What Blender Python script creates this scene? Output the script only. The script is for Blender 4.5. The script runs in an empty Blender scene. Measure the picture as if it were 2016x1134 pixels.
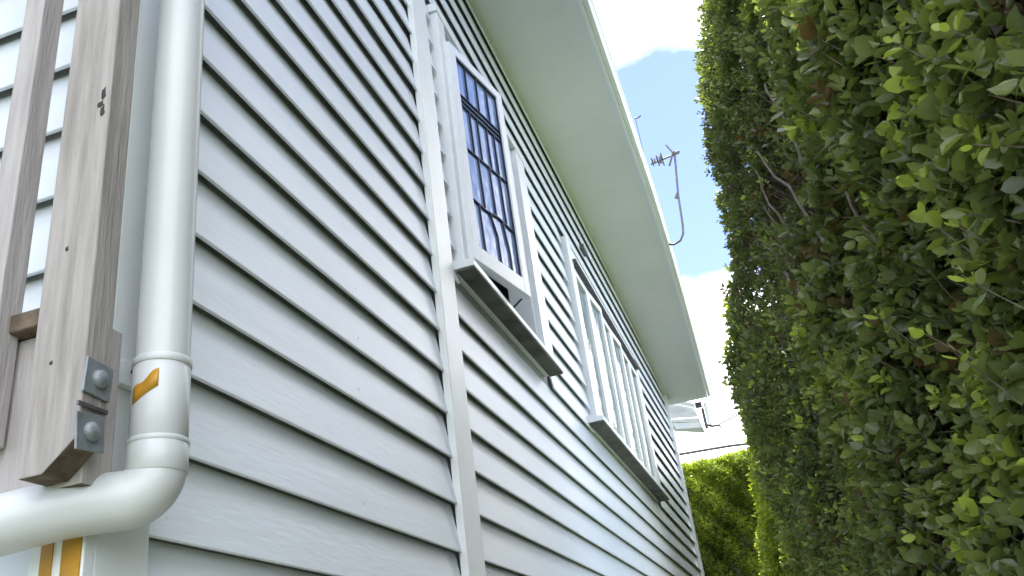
import bpy, math, random
import numpy as np
from mathutils import Vector, Matrix, noise
random.seed(7); RNG = np.random.default_rng(7)
scene = bpy.context.scene
COL = scene.collection

# ------------------------------------------------------------------ camera
cam_d = bpy.data.cameras.new('camera'); cam = bpy.data.objects.new('camera', cam_d); COL.objects.link(cam)
r = Vector((0.3042330985, -0.9444830938, -0.1240721855)); u = Vector((-0.3875308258, -0.2416935080, 0.8896089631)); f = Vector((0.8702080676, 0.2225666948, 0.4395474781))
M = Matrix(((r.x, u.x, -f.x, -1.0417), (r.y, u.y, -f.y, -0.943), (r.z, u.z, -f.z, 1.5), (0, 0, 0, 1)))
cam.matrix_world = M
cam_d.sensor_width = 36; cam_d.lens = 36 * 1724 / 2016
cam_d.clip_start = 0.02; cam_d.clip_end = 2000
cam_d.dof.use_dof = False
scene.camera = cam

# ------------------------------------------------------------------ sky, sun, exposure
SUN = Vector((0.32, -0.10, 0.94)).normalized()
elev = math.asin(SUN.z); azim = math.atan2(SUN.x, SUN.y)
world = bpy.data.worlds.new("World"); scene.world = world; world.use_nodes = True
nt = world.node_tree; N = nt.nodes; Lk = nt.links
for n in list(N): N.remove(n)
out = N.new('ShaderNodeOutputWorld'); bg = N.new('ShaderNodeBackground'); bg.inputs['Strength'].default_value = 0.068
sky = N.new('ShaderNodeTexSky'); sky.sky_type = 'NISHITA'; sky.sun_disc = False
sky.sun_elevation = elev; sky.sun_rotation = azim; sky.air_density = 1.0; sky.dust_density = 0.15; sky.ozone_density = 4.0
tc = N.new('ShaderNodeTexCoord')
mp = N.new('ShaderNodeMapping'); mp.inputs['Location'].default_value = (0.0, 0.0, 0.0); mp.inputs['Scale'].default_value = (1, 1, 1.5)
nz = N.new('ShaderNodeTexNoise'); nz.inputs['Scale'].default_value = 2.3; nz.inputs['Detail'].default_value = 7; nz.inputs['Roughness'].default_value = 0.55
Lk.new(tc.outputs['Generated'], mp.inputs['Vector']); Lk.new(mp.outputs['Vector'], nz.inputs['Vector'])
def wmath(op, a, b):
    m = N.new('ShaderNodeMath'); m.operation = op
    for i, v in enumerate((a, b)):
        if isinstance(v, (int, float)): m.inputs[i].default_value = v
        else: Lk.new(v, m.inputs[i])
    return m.outputs[0]
# individual clouds: round banks in chosen directions, broken up by the noise
acc = wmath('ADD', wmath('MULTIPLY', wmath('SUBTRACT', nz.outputs['Fac'], 0.5), 1.7), 0.5)
for d, rad, amt in (((0.745, 0.09, 0.675), 0.12, 0.45), ((0.73, -0.12, 0.675), 0.12, 0.4), ((0.955, 0.0, 0.26), 0.195, 0.5), ((0.86, -0.36, 0.35), 0.3, 0.35), ((0.85, 0.0, 0.535), 0.15, -0.55), ((0.80, 0.0, 0.60), 0.07, -0.15),
                    ((-0.6, -0.4, 0.6), 0.5, 0.22), ((-0.3, 0.7, 0.5), 0.4, 0.2), ((0.3, -0.7, 0.6), 0.35, -0.2)):  # first bank is unseen, behind the camera, added to brighten the wall
    dn = Vector(d).normalized()
    vd = N.new('ShaderNodeVectorMath'); vd.operation = 'DISTANCE'; Lk.new(tc.outputs['Generated'], vd.inputs[0]); vd.inputs[1].default_value = dn
    q = wmath('DIVIDE', vd.outputs['Value'], rad); q = wmath('MULTIPLY', q, q); q = wmath('MULTIPLY', q, -1.0)
    q = wmath('POWER', 2.718, q); q = wmath('MULTIPLY', q, amt); acc = wmath('ADD', acc, q)
cr = N.new('ShaderNodeValToRGB'); cr.color_ramp.elements[0].position = 0.36; cr.color_ramp.elements[1].position = 0.86
Lk.new(acc, cr.inputs['Fac'])
nz2 = N.new('ShaderNodeTexNoise'); nz2.inputs['Scale'].default_value = 5; nz2.inputs['Detail'].default_value = 5
Lk.new(mp.outputs['Vector'], nz2.inputs['Vector'])
cc = N.new('ShaderNodeValToRGB'); cc.color_ramp.elements[0].position = 0.35; cc.color_ramp.elements[1].position = 0.6
cc.color_ramp.elements[0].color = (0.68, 0.70, 0.75, 1); cc.color_ramp.elements[1].color = (1, 1, 1, 1)
Lk.new(nz2.outputs['Fac'], cc.inputs['Fac'])
csc = N.new('ShaderNodeVectorMath'); csc.operation = 'SCALE'; csc.inputs['Scale'].default_value = 17.5; Lk.new(cc.outputs['Color'], csc.inputs[0])
mx = N.new('ShaderNodeMixRGB'); Lk.new(cr.outputs['Color'], mx.inputs['Fac']); tn = N.new('ShaderNodeMixRGB'); tn.blend_type = 'MULTIPLY'; tn.inputs['Fac'].default_value = 1; tn.inputs['Color2'].default_value = (1.05, 0.90, 1.05, 1); Lk.new(sky.outputs['Color'], tn.inputs['Color1']); Lk.new(tn.outputs['Color'], mx.inputs['Color1']); Lk.new(csc.outputs['Vector'], mx.inputs['Color2'])
Lk.new(mx.outputs['Color'], bg.inputs['Color']); Lk.new(bg.outputs['Background'], out.inputs['Surface'])
sd = bpy.data.lights.new('sun', 'SUN'); sd.energy = 2.6; sd.angle = math.radians(0.5); sd.color = (1.0, 0.95, 0.87)
sun = bpy.data.objects.new('sun', sd); COL.objects.link(sun); sun.rotation_euler = SUN.to_track_quat('Z', 'Y').to_euler()
scene.view_settings.view_transform = 'Standard'; scene.view_settings.look = 'None'
scene.view_settings.gamma = 1; scene.view_settings.use_curve_mapping = False
scene.view_settings.exposure = 2.42
scene.cycles.max_bounces = 8; scene.cycles.diffuse_bounces = 5; scene.cycles.transparent_max_bounces = 8

# ------------------------------------------------------------------ materials
def mat(name, color, rough=0.5, metal=0.0, var=0.0, vscale=6, bump=0.0, bscale=60, spec=0.5, stretch=(1, 1, 1), col2=None, ramp=(0.35, 0.65), coat=0.0):
    m = bpy.data.materials.new(name); m.use_nodes = True; t = m.node_tree; b = t.nodes['Principled BSDF']
    b.inputs['Roughness'].default_value = rough; b.inputs['Metallic'].default_value = metal
    b.inputs['Specular IOR Level'].default_value = spec; b.inputs['Coat Weight'].default_value = coat
    b.inputs['Base Color'].default_value = (*color, 1)
    tcn = t.nodes.new('ShaderNodeTexCoord'); mpn = t.nodes.new('ShaderNodeMapping'); mpn.inputs['Scale'].default_value = stretch
    oi = t.nodes.new('ShaderNodeObjectInfo'); vm = t.nodes.new('ShaderNodeVectorMath'); vm.operation = 'SCALE'; vm.inputs[0].default_value = (37, 53, 29); t.links.new(oi.outputs['Random'], vm.inputs['Scale']); t.links.new(vm.outputs['Vector'], mpn.inputs['Location'])
    t.links.new(tcn.outputs['Object'], mpn.inputs['Vector'])
    if col2 or var:
        n = t.nodes.new('ShaderNodeTexNoise'); n.inputs['Scale'].default_value = vscale; n.inputs['Detail'].default_value = 6; n.inputs['Roughness'].default_value = 0.6
        t.links.new(mpn.outputs['Vector'], n.inputs['Vector'])
        rp = t.nodes.new('ShaderNodeValToRGB'); rp.color_ramp.elements[0].position = ramp[0]; rp.color_ramp.elements[1].position = ramp[1]
        c2 = col2 or tuple(c * (1 - var) for c in color)
        rp.color_ramp.elements[0].color = (*c2, 1); rp.color_ramp.elements[1].color = (*color, 1)
        t.links.new(n.outputs['Fac'], rp.inputs['Fac']); t.links.new(rp.outputs['Color'], b.inputs['Base Color'])
    if bump:
        n2 = t.nodes.new('ShaderNodeTexNoise'); n2.inputs['Scale'].default_value = bscale; n2.inputs['Detail'].default_value = 5
        t.links.new(mpn.outputs['Vector'], n2.inputs['Vector'])
        bp = t.nodes.new('ShaderNodeBump'); bp.inputs['Strength'].default_value = bump; bp.inputs['Distance'].default_value = 0.004
        t.links.new(n2.outputs['Fac'], bp.inputs['Height']); t.links.new(bp.outputs['Normal'], b.inputs['Normal'])
    return m
MT = {}
MT['board'] = mat('weatherboard_paint', (0.79, 0.845, 0.905), 0.42, var=0.09, vscale=2.2, bump=0.25, bscale=14, stretch=(1, 1, 6), ramp=(0.25, 0.75))
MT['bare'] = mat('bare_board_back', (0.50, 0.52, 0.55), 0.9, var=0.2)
MT['sill_shade'] = mat('sill_shade_paint', (0.13, 0.135, 0.12), 0.9, col2=(0.06, 0.065, 0.06), vscale=8, bump=.4)  # dark colour imitates the shade under the window sills
MT['trim'] = mat('trim_paint', (0.78, 0.82, 0.83), 0.38, var=0.07, vscale=5, bump=0.15, bscale=30)
MT['soffit'] = mat('soffit_paint', (0.69, 0.72, 0.71), 0.6, var=0.08, vscale=1.3)
MT['sash'] = mat('sash_paint', (0.80, 0.84, 0.88), 0.3, var=0.05, vscale=7)
MT['pvc'] = mat('white_plastic_pipe', (0.52, 0.545, 0.55), 0.38, var=0.08, vscale=4, bump=0.05, bscale=20, coat=0.15)
MT['sheath'] = mat('wall_sheathing', (0.55, 0.56, 0.60), 0.95, var=0.3)
MT['timber'] = mat('weathered_timber', (0.33, 0.305, 0.285), 0.8, col2=(0.20, 0.182, 0.165), vscale=9, bump=0.7, bscale=40, stretch=(5, 5, 0.45), ramp=(0.3, 0.62))
MT['timber2'] = mat('weathered_timber_pale', (0.38, 0.355, 0.345), 0.8, col2=(0.27, 0.25, 0.245), vscale=9, bump=0.6, bscale=40, stretch=(5, 5, 0.45), ramp=(0.3, 0.62))
MT['timber_end_and_shade'] = mat('end_grain_and_joist_shade', (0.16, 0.115, 0.08), 0.9, col2=(0.06, 0.045, 0.03), vscale=30, bump=0.5)
MT['galv'] = mat('galvanised_steel', (0.24, 0.27, 0.29), 0.5, metal=0.35, var=0.35, vscale=40, bump=0.3, bscale=90)
MT['dark_metal'] = mat('dull_metal', (0.12, 0.12, 0.125), 0.5, metal=0.5, var=0.3, vscale=30)
MT['yellow'] = mat('yellow_tape', (0.46, 0.23, 0.01), 0.45, var=0.2, vscale=25)
MT['lead'] = mat('lead_came', (0.025, 0.035, 0.07), 0.45, metal=0.4)
MT['knot'] = mat('timber_knot', (0.035, 0.028, 0.024), 0.9, var=0.4, vscale=60)
MT['roof'] = mat('roof_steel', (0.33, 0.35, 0.36), 0.45, var=0.15, vscale=3)
MT['curtain'] = mat('net_curtain', (0.66, 0.72, 0.72), 0.9, var=0.15, vscale=3, stretch=(14, 14, 0.4))
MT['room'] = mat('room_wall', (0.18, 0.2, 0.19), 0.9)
MT['concrete'] = mat('concrete_path', (0.20, 0.195, 0.18), 0.85, var=0.3, vscale=3, bump=0.4)
MT['grass'] = mat('grass_ground', (0.07, 0.11, 0.03), 0.95, col2=(0.045, 0.06, 0.025), vscale=4, bump=0.8, bscale=50)
MT['bark'] = mat('hedge_bark', (0.22, 0.175, 0.135), 0.85, col2=(0.10, 0.08, 0.06), vscale=30, bump=0.6, bscale=80)
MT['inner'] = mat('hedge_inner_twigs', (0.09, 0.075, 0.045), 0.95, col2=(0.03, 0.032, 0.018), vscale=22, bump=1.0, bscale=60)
def glass_mat(name, tint, rough=0.03, alpha_mix=0.35):
    m = bpy.data.materials.new(name); m.use_nodes = True; t = m.node_tree; b = t.nodes['Principled BSDF']
    b.inputs['Base Color'].default_value = (*tint, 1); b.inputs['Roughness'].default_value = rough
    b.inputs['IOR'].default_value = 1.52; b.inputs['Specular IOR Level'].default_value = 0.9
    n = t.nodes.new('ShaderNodeTexNoise'); n.inputs['Scale'].default_value = 9; tcn = t.nodes.new('ShaderNodeTexCoord')
    t.links.new(tcn.outputs['Object'], n.inputs['Vector'])
    bp = t.nodes.new('ShaderNodeBump'); bp.inputs['Strength'].default_value = 0.35; bp.inputs['Distance'].default_value = 0.01
    t.links.new(n.outputs['Fac'], bp.inputs['Height']); t.links.new(bp.outputs['Normal'], b.inputs['Normal'])
    n3 = t.nodes.new('ShaderNodeTexNoise'); n3.inputs['Scale'].default_value = 5; t.links.new(tcn.outputs['Object'], n3.inputs['Vector'])
    hs = t.nodes.new('ShaderNodeValToRGB'); hs.color_ramp.elements[0].position = .35; hs.color_ramp.elements[1].position = .65
    hs.color_ramp.elements[0].color = (tint[0] * .65, tint[1] * .7, tint[2] * .8, 1); hs.color_ramp.elements[1].color = (min(1, tint[0] * 1.25), tint[1] * 1.15, tint[2], 1)
    t.links.new(n3.outputs['Fac'], hs.inputs['Fac']); t.links.new(hs.outputs['Color'], b.inputs['Base Color'])
    tr = t.nodes.new('ShaderNodeBsdfTransparent'); tr.inputs['Color'].default_value = (min(1, tint[0] + .35), min(1, tint[1] + .35), min(1, tint[2] + .35), 1)
    mxs = t.nodes.new('ShaderNodeMixShader'); mxs.inputs[0].default_value = alpha_mix
    t.links.new(b.outputs[0], mxs.inputs[1]); t.links.new(tr.outputs[0], mxs.inputs[2])
    t.links.new(mxs.outputs[0], t.nodes['Material Output'].inputs['Surface'])
    return m
MT['sky_paint_glass'] = glass_mat('painted_sky_reflection_glass', (0.27, 0.39, 0.68), 0.04, 0.0)  # blue in the base colour stands in for the reflected sky
MT['pale_glass'] = glass_mat('pale_reflective_glass', (0.42, 0.52, 0.54), 0.05, 0.35)

def leaf_mat(name, stops, trans=0.42, rough=0.33, spec=0.6):
    m = bpy.data.materials.new(name); m.use_nodes = True; t = m.node_tree; b = t.nodes['Principled BSDF']
    at = t.nodes.new('ShaderNodeAttribute'); at.attribute_name = 'tint'
    rp = t.nodes.new('ShaderNodeValToRGB'); e = rp.color_ramp.elements
    e[0].position = stops[0][0]; e[0].color = (*stops[0][1], 1); e[1].position = stops[-1][0]; e[1].color = (*stops[-1][1], 1)
    for pz, c in stops[1:-1]:
        x = e.new(pz); x.color = (*c, 1)
    t.links.new(at.outputs['Fac'], rp.inputs['Fac']); t.links.new(rp.outputs['Color'], b.inputs['Base Color'])
    b.inputs['Roughness'].default_value = rough; b.inputs['Specular IOR Level'].default_value = spec
    tl = t.nodes.new('ShaderNodeBsdfTranslucent')
    g = t.nodes.new('ShaderNodeMixRGB'); g.blend_type = 'MULTIPLY'; g.inputs['Fac'].default_value = 1; g.inputs['Color2'].default_value = (1.35, 1.4, 0.75, 1)
    t.links.new(rp.outputs['Color'], g.inputs['Color1']); t.links.new(g.outputs['Color'], tl.inputs['Color'])
    ms = t.nodes.new('ShaderNodeMixShader'); ms.inputs[0].default_value = trans
    t.links.new(b.outputs[0], ms.inputs[1]); t.links.new(tl.outputs[0], ms.inputs[2]); t.links.new(ms.outputs[0], t.nodes['Material Output'].inputs['Surface'])
    return m
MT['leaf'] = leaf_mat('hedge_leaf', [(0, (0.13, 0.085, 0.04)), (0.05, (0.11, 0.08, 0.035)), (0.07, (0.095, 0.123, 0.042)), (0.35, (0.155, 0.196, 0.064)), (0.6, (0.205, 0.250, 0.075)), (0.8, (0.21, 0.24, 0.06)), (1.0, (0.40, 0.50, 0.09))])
MT['leaf_far'] = leaf_mat('far_hedge_leaf', [(0, (0.11, 0.15, 0.018)), (0.5, (0.18, 0.24, 0.028)), (1.0, (0.32, 0.38, 0.05))], trans=0.55)

# ------------------------------------------------------------------ mesh helpers
class MB:
    def __init__(s): s.v = []; s.f = []; s.m = []
    def box(s, x0, x1, y0, y1, z0, z1, mi=0):
        n = len(s.v); s.v += [(x, y, z) for z in (z0, z1) for x, y in ((x0, y0), (x1, y0), (x1, y1), (x0, y1))]
        for q in ((0, 3, 2, 1), (4, 5, 6, 7), (0, 1, 5, 4), (1, 2, 6, 5), (2, 3, 7, 6), (3, 0, 4, 7)):
            s.f.append(tuple(n + i for i in q)); s.m.append(mi)
        return s
    def prism(s, prof, a, b, axis='x', mi=0):
        """prof: list of 2D points in the plane across the axis; a,b: extents, numbers or per-point functions"""
        n = len(s.v); k = len(prof)
        for e in (a, b):
            for (p, q) in prof:
                s.v.append({'x': (e, p, q), 'y': (p, e, q), 'z': (p, q, e)}[axis])
        for i in range(k):
            j = (i + 1) % k; s.f.append((n + i, n + j, n + k + j, n + k + i)); s.m.append(mi)
        s.f.append(tuple(n + i for i in range(k))[::-1]); s.f.append(tuple(n + k + i for i in range(k))); s.m += [mi, mi]
        return s
    def tube(s, pts, rad, seg=10, mi=0, cap=True):
        pts = [Vector(p) for p in pts]; n0 = len(s.v); k = len(pts)
        rads = rad if isinstance(rad, (list, tuple)) else [rad] * k
        t0 = (pts[1] - pts[0]).normalized(); a = t0.orthogonal().normalized()
        for i, p in enumerate(pts):
            t = (pts[min(i + 1, k - 1)] - pts[max(i - 1, 0)]).normalized()
            a = (a - t * a.dot(t)).normalized(); b = t.cross(a)
            for j in range(seg):
                w = 2 * math.pi * j / seg; s.v.append(tuple(p + (a * math.cos(w) + b * math.sin(w)) * rads[i]))
        for i in range(k - 1):
            for j in range(seg):
                q = (j + 1) % seg; s.f.append((n0 + i * seg + j, n0 + i * seg + q, n0 + (i + 1) * seg + q, n0 + (i + 1) * seg + j)); s.m.append(mi)
        if cap:
            s.f.append(tuple(n0 + j for j in range(seg))[::-1]); s.f.append(tuple(n0 + (k - 1) * seg + j for j in range(seg))); s.m += [mi, mi]
        return s
    def build(s, name, mats, parent=None, smooth=False, bevel=0, off=None):
        me = bpy.data.meshes.new(name); v = s.v
        if off: v = [(a - off[0], b - off[1], c - off[2]) for a, b, c in v]
        me.from_pydata(v, [], s.f); me.validate()
        if not isinstance(mats, (list, tuple)): mats = [mats]
        for m in mats: me.materials.append(m)
        if len(me.polygons) == len(s.m): me.polygons.foreach_set('material_index', s.m)
        import bmesh
        bm = bmesh.new(); bm.from_mesh(me); bmesh.ops.recalc_face_normals(bm, faces=bm.faces); bm.to_mesh(me); bm.free()
        if smooth: me.polygons.foreach_set('use_smooth', [True] * len(me.polygons))
        me.update()
        o = bpy.data.objects.new(name, me); COL.objects.link(o)
        if off: o.location = off
        if parent: o.parent = parent
        if bevel:
            bv = o.modifiers.new('bevel', 'BEVEL'); bv.width = bevel; bv.segments = 2; bv.limit_method = 'ANGLE'; bv.angle_limit = math.radians(40)
        if smooth:
            bv = o.modifiers.new('edges', 'EDGE_SPLIT'); bv.split_angle = math.radians(45)
        return o
def empty(name, loc=(0, 0, 0), label=None, cat=None, group=None):
    o = bpy.data.objects.new(name, None); COL.objects.link(o); o.location = loc; o.empty_display_size = .1
    if label: o['label'] = label
    if cat: o['category'] = cat
    if group: o['group'] = group
    return o
def tag(o, label, cat, group=None):
    o['label'] = label; o['category'] = cat
    if group: o['group'] = group
    return o
def structure(o, label=None):
    o['kind'] = 'structure'
    if label: o['label'] = label
    return o

# ------------------------------------------------------------------ ground
structure(MB().box(-600, 600, -600, 600, -0.3, 0.0).build('ground', MT['grass']), 'flat grassy ground around the house')
structure(MB().box(-6, 12, -1.0, -0.05, 0.004, 0.05).build('path', MT['concrete'], bevel=.01), 'narrow concrete path between the house and the hedge')

# ------------------------------------------------------------------ the house
EAVE = 5.22; LEN = 9.4; P = 0.15; LIP0 = 3.031; YB = 9.0
def sag(x):
    t = min(1, max(0, (x - 5.2) / 4.6)); return 0.50 * t ** 1.6
def eave_y(x):
    t = min(1, max(0, (x - 5.0) / 4.8)); return -0.575 + 0.105 * t ** 1.5
house = empty('house', (0, 0, 0), 'white weatherboard house with deep soffit, leaded window with painted sky reflection and casement row', 'house')
# wall carcass with window openings (side wall) ------------------------------------------------
W1 = (1.90, 3.06, 3.16, 4.40); W2 = (4.36, 6.78, 3.14, 4.27)
sw = MB()
for x0, x1, z0, z1 in ((0.03, W1[0], 0.3, 5.3), (W1[0], W1[1], 0.3, W1[2]), (W1[0], W1[1], W1[3], 5.3), (W1[1], W2[0], 0.3, 5.3), (W2[0], W2[1], 0.3, W2[2]), (W2[0], W2[1], W2[3], 5.3), (W2[1], LEN - 0.03, 0.3, 5.3)):
    sw.box(x0, x1, 0.03, 0.12, z0, z1)
side_wall = sw.build('side_wall', MT['sheath'], house)
front_wall = MB().box(0.03, 0.12, 0.125, YB, 0.3, 5.3).build('front_wall', MT['sheath'], house)
back = MB().box(LEN - 0.12, LEN - 0.032, 0.125, YB, 0.3, 5.3).box(0.13, LEN - .13, YB - .1, YB, 0.3, 5.3).build('rear_wall', MT['board'], house)
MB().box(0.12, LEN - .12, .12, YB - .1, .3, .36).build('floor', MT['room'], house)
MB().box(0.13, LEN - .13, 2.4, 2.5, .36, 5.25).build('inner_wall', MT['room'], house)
def board_prof(zl, j):
    return [(0.0010 + j, zl), (0.0075 + j, zl), (0.0300, zl + .1515), (0.0245, zl + .1515), (0.0 + j, zl + .002)]
rows = [LIP0 - P * k for k in range(-14, 18)]
def segs(zl):
    lo, hi = zl, zl + P; out_ = [(0.095, 1.58)]
    spans = [(1.74, LEN - .07)]
    for (a, b, c, d) in ((1.845, 3.245, 3.075, 4.49), (4.20, 6.93, 3.065, 4.46)):
        if hi > c + .02 and lo < d - .03:
            n2 = []
            for s0, s1 in spans:
                if s0 < a < s1 and s0 < b < s1: n2 += [(s0, a), (b, s1)]
                else: n2.append((s0, s1))
            spans = n2
    return out_ + spans
for zl in rows:
    for x0, x1 in segs(zl):
        j = random.uniform(-.0012, .0012)
        xm = (x0 + x1) / 2
        b = MB(); nseg = max(1, int((x1 - x0) / .5)); pr = board_prof(zl, j); base = None
        xs = [x0 + (x1 - x0) * i / nseg for i in range(nseg + 1)]
        n = 0; k = len(pr)
        for x in xs:
            w = noise.noise(Vector((x * .8, zl * 7, 3))) * .0016; h = noise.noise(Vector((x * .6, zl * 5, 9))) * .002
            for (p_, q_) in pr: b.v.append((x, p_ + w, q_ + h))
        for i in range(nseg):
            for a_ in range(k):
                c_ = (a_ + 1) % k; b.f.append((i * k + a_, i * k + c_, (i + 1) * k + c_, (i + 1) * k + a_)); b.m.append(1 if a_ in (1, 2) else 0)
        b.f.append(tuple(range(k))[::-1]); b.f.append(tuple(nseg * k + i for i in range(k))); b.m += [0, 0]
        b.build('weatherboard', [MT['board'], MT['bare']], side_wall, off=(xm, 0, zl))
    b = MB(); b.prism(board_prof(zl, random.uniform(-.001, .001)), 0.075, 5.0, 'y'); b.m[1] = b.m[2] = 1; b.build('weatherboard', [MT['board'], MT['bare']], front_wall, off=(0, 2, zl))
for zl in rows:
    if 1.5 < zl < 4.6:
        for xn in (.19, .93, 1.50):
            nh = MB().tube([(0, 0.0, 0), (0, -.0012, 0)], [.0035, .0028], 8).build('nail_head', MT['board'], side_wall, smooth=True)
            nh.location = (xn + random.uniform(-.01, .01), .0062, zl + .036 + random.uniform(-.003, .003))
# corner boards and cover batten
cb = MB().box(-.022, -.0005, -.022, .072, .45, 5.2).box(-.0005, .112, -.022, -.0005, .45, 5.2).box(0.0, .094, 0.0, .03, .45, 5.2)
cbo = cb.build('corner_board', MT['trim'], house, bevel=.002)
ys = MB()
for y0, y1, z0, z1 in ((.030, .050, 1.55, 1.822), (-.018, .014, 1.2, 1.83)):
    ys.box(-.0245, -.0215, y0, y1, z0, z1)
t_ = ys.build('tape_strip', MT['yellow'], cbo); t_['label'] = 'yellow tape strips under the pipe bend'
MB().box(1.578, 1.742, -.016, .012, .45, 5.21).build('cover_batten', MT['trim'], house, bevel=.005)
MB().box(LEN - .075, LEN + .02, -.022, .03, .45, 4.9).build('corner_board', MT['trim'], house, bevel=.003)
# soffit, fascia, gutter: follow the drooping eave
def strip(name, m, xs, prof, parent, th=None, smooth=False):
    b = MB(); k = None
    for x in xs:
        pr = prof(x); k = len(pr)
        for (yy, zz) in pr: b.v.append((x, yy, zz))
    for i in range(len(xs) - 1):
        for a in range(k):
            c = (a + 1) % k; b.f.append((i * k + a, i * k + c, (i + 1) * k + c, (i + 1) * k + a)); b.m.append(0)
    b.f.append(tuple(range(k))[::-1]); b.f.append(tuple((len(xs) - 1) * k + i for i in range(k))); b.m += [0, 0]
    return b.build(name, m, parent, smooth=smooth)
XS = [-.62 + i * (9.62 + .62) / 60 for i in range(61)]
roof = strip('roof', MT['roof'], [x for x in XS], lambda x: [(eave_y(x) - .03, EAVE - sag(x) + .135), (1.2, EAVE + .60), (1.2, EAVE + .63), (eave_y(x) - .03, EAVE - sag(x) + .16)], house)
MB().prism([(1.19, EAVE + .60), (4.5, 6.6), (YB + .6, 5.3), (YB + .6, 5.25), (1.19, EAVE + .2)], -.62, 9.4).build('roof_deck', MT['roof'], roof)
for xa, xb in ((XS[0], 1.2), (1.2, 4.2), (4.2, 7.0), (7.0, XS[-1])):
    xs_ = [xa + .0004] + [x for x in XS if xa + .05 < x < xb - .05] + [xb - .0004]
    strip('soffit_panel', MT['soffit'], xs_, lambda x: [(eave_y(x) + .002, EAVE - sag(x)), (.04, EAVE - sag(x)), (.04, EAVE - sag(x) + .009), (eave_y(x) + .002, EAVE - sag(x) + .009)], roof)
MB().box(-.62, .04, .045, 6, EAVE, EAVE + .009).build('soffit_panel', MT['soffit'], roof)
strip('fascia', MT['trim'], XS, lambda x: [(eave_y(x) - .018, EAVE - sag(x) - .03), (eave_y(x) + .001, EAVE - sag(x) - .03), (eave_y(x) + .001, EAVE - sag(x) + .13), (eave_y(x) - .018, EAVE - sag(x) + .13)], roof)
strip('gutter', MT['trim'], XS, lambda x: [(eave_y(x) - .020, EAVE - sag(x) + .005), (eave_y(x) - .05, EAVE - sag(x) + .004), (eave_y(x) - .066, EAVE - sag(x) + .03), (eave_y(x) - .062, EAVE - sag(x) + .06), (eave_y(x) - .075, EAVE - sag(x) + .075), (eave_y(x) - .072, EAVE - sag(x) + .08), (eave_y(x) - .022, EAVE - sag(x) + .07)], roof)
MB().box(-.638, -.621, -.59, 6, EAVE - .03, EAVE + .13).build('fascia', MT['trim'], roof)
# far end of the eave and the lower rear eave behind it
XE = 9.64
def lumpy(name, pts, t, m, parent):
    b = MB(); k = len(pts)
    for dx in (0, t):
        for (yy, zz) in pts: b.v.append((XE + dx, yy, zz))
    for i in range(k):
        j = (i + 1) % k; b.f.append((i, j, k + j, k + i)); b.m.append(0)
    b.f.append(tuple(range(k))); b.f.append(tuple(range(k, 2 * k))[::-1]); b.m += [0, 0]
    return b.build(name, m, parent, bevel=.004)
rear = empty('rear_eave', (XE, 0, 4.6)); rear.parent = house; rear.matrix_parent_inverse = Matrix()
rear.location = (0, 0, 0)
XE = 9.75
lumpy('barge_board', [(.14, 4.97), (-.31, 4.75), (-.31, 4.70), (.14, 4.91)], .03, MT['trim'], rear)
XE = 9.80
lumpy('gable_lining', [(.14, 4.93), (-.30, 4.72), (-.30, 4.64), (.14, 4.70)], .02, MT['soffit'], rear)
XE = 9.76
lumpy('rear_fascia', [(.02, 4.69), (-.31, 4.645), (-.32, 4.58), (.02, 4.63)], .03, MT['trim'], rear)
XE = 9.80
lumpy('rear_soffit', [(.03, 4.628), (-.32, 4.575), (-.33, 4.50), (.05, 4.60)], .5, MT['soffit'], rear)
XE = 9.76
lumpy('rear_gutter', [(.00, 4.56), (-.32, 4.50), (-.34, 4.43), (-.02, 4.48)], .03, MT['trim'], rear)
MB().box(9.70, 9.76, -.41, -.375, 4.40, 4.66).build('gutter_end', MT['dark_metal'], rear, bevel=.005)
MB().box(9.62, 9.70, -.40, -.32, 4.66, 4.72).build('gutter_bracket', MT['dark_metal'], rear, bevel=.005)
MB().box(9.70, 9.80, -.46, -.415, 4.43, 4.72).build('gutter_stop', MT['trim'], rear, bevel=.005)

# ------------------------------------------------------------------ windows
def bar(b, p, q, w, t, mi=0):
    """flat bar between two points in local sash plane (x right, z up), y thickness"""
    p = Vector((p[0], 0, p[1])); q = Vector((q[0], 0, q[1])); d = (q - p).normalized(); n = Vector((-d.z, 0, d.x)) * w / 2
    k = len(b.v)
    for yy in (-t / 2, t / 2):
        for c in (p - n, q - n, q + n, p + n): b.v.append((c.x, yy, c.z))
    for fq in ((0, 1, 2, 3), (7, 6, 5, 4), (0, 4, 5, 1), (1, 5, 6, 2), (2, 6, 7, 3), (3, 7, 4, 0)):
        b.f.append(tuple(k + i for i in fq)); b.m.append(mi)
# leaded window
wn = MB()
wn.box(1.862, 1.955, -.026, .03, 3.125, 4.44)            # left casing
wn.box(3.06, 3.235, -.026, .03, 3.125, 4.44)             # right casing
wn.box(1.850, 3.245, -.030, .03, 4.442, 4.49)            # head
wn.box(1.955, 3.06, .0, .08, 4.36, 4.44)
wn.box(1.935, 1.96, .035, .12, 3.125, 4.40); wn.box(3.05, 3.08, .035, .12, 3.125, 4.40)
win1 = wn.build('window', MT['sash'], house, bevel=.003); win1['label'] = 'leaded casement with painted blue sky reflection standing ajar on its near hinge'
sl = MB().prism([(-.076, 3.082), (.03, 3.082), (.03, 3.123), (-.02, 3.123), (-.076, 3.108)], 1.815, 3.19, 'x')
sl.build('window_sill', MT['sash'], win1, bevel=.003)
MB().box(1.822, 3.183, -.070, .0, 3.074, 3.0815).build('sill_shade_strip', MT['sill_shade'], win1)  # thin dark slab, painted shade below the sill
TH = math.radians(11.35)
sash_m = Matrix.Translation((1.918, -.032, 3.165)) @ Matrix.Rotation(-TH, 4, 'Z')
SWD, SHT = .485, 1.135
sb = MB(); rw = .052
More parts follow.
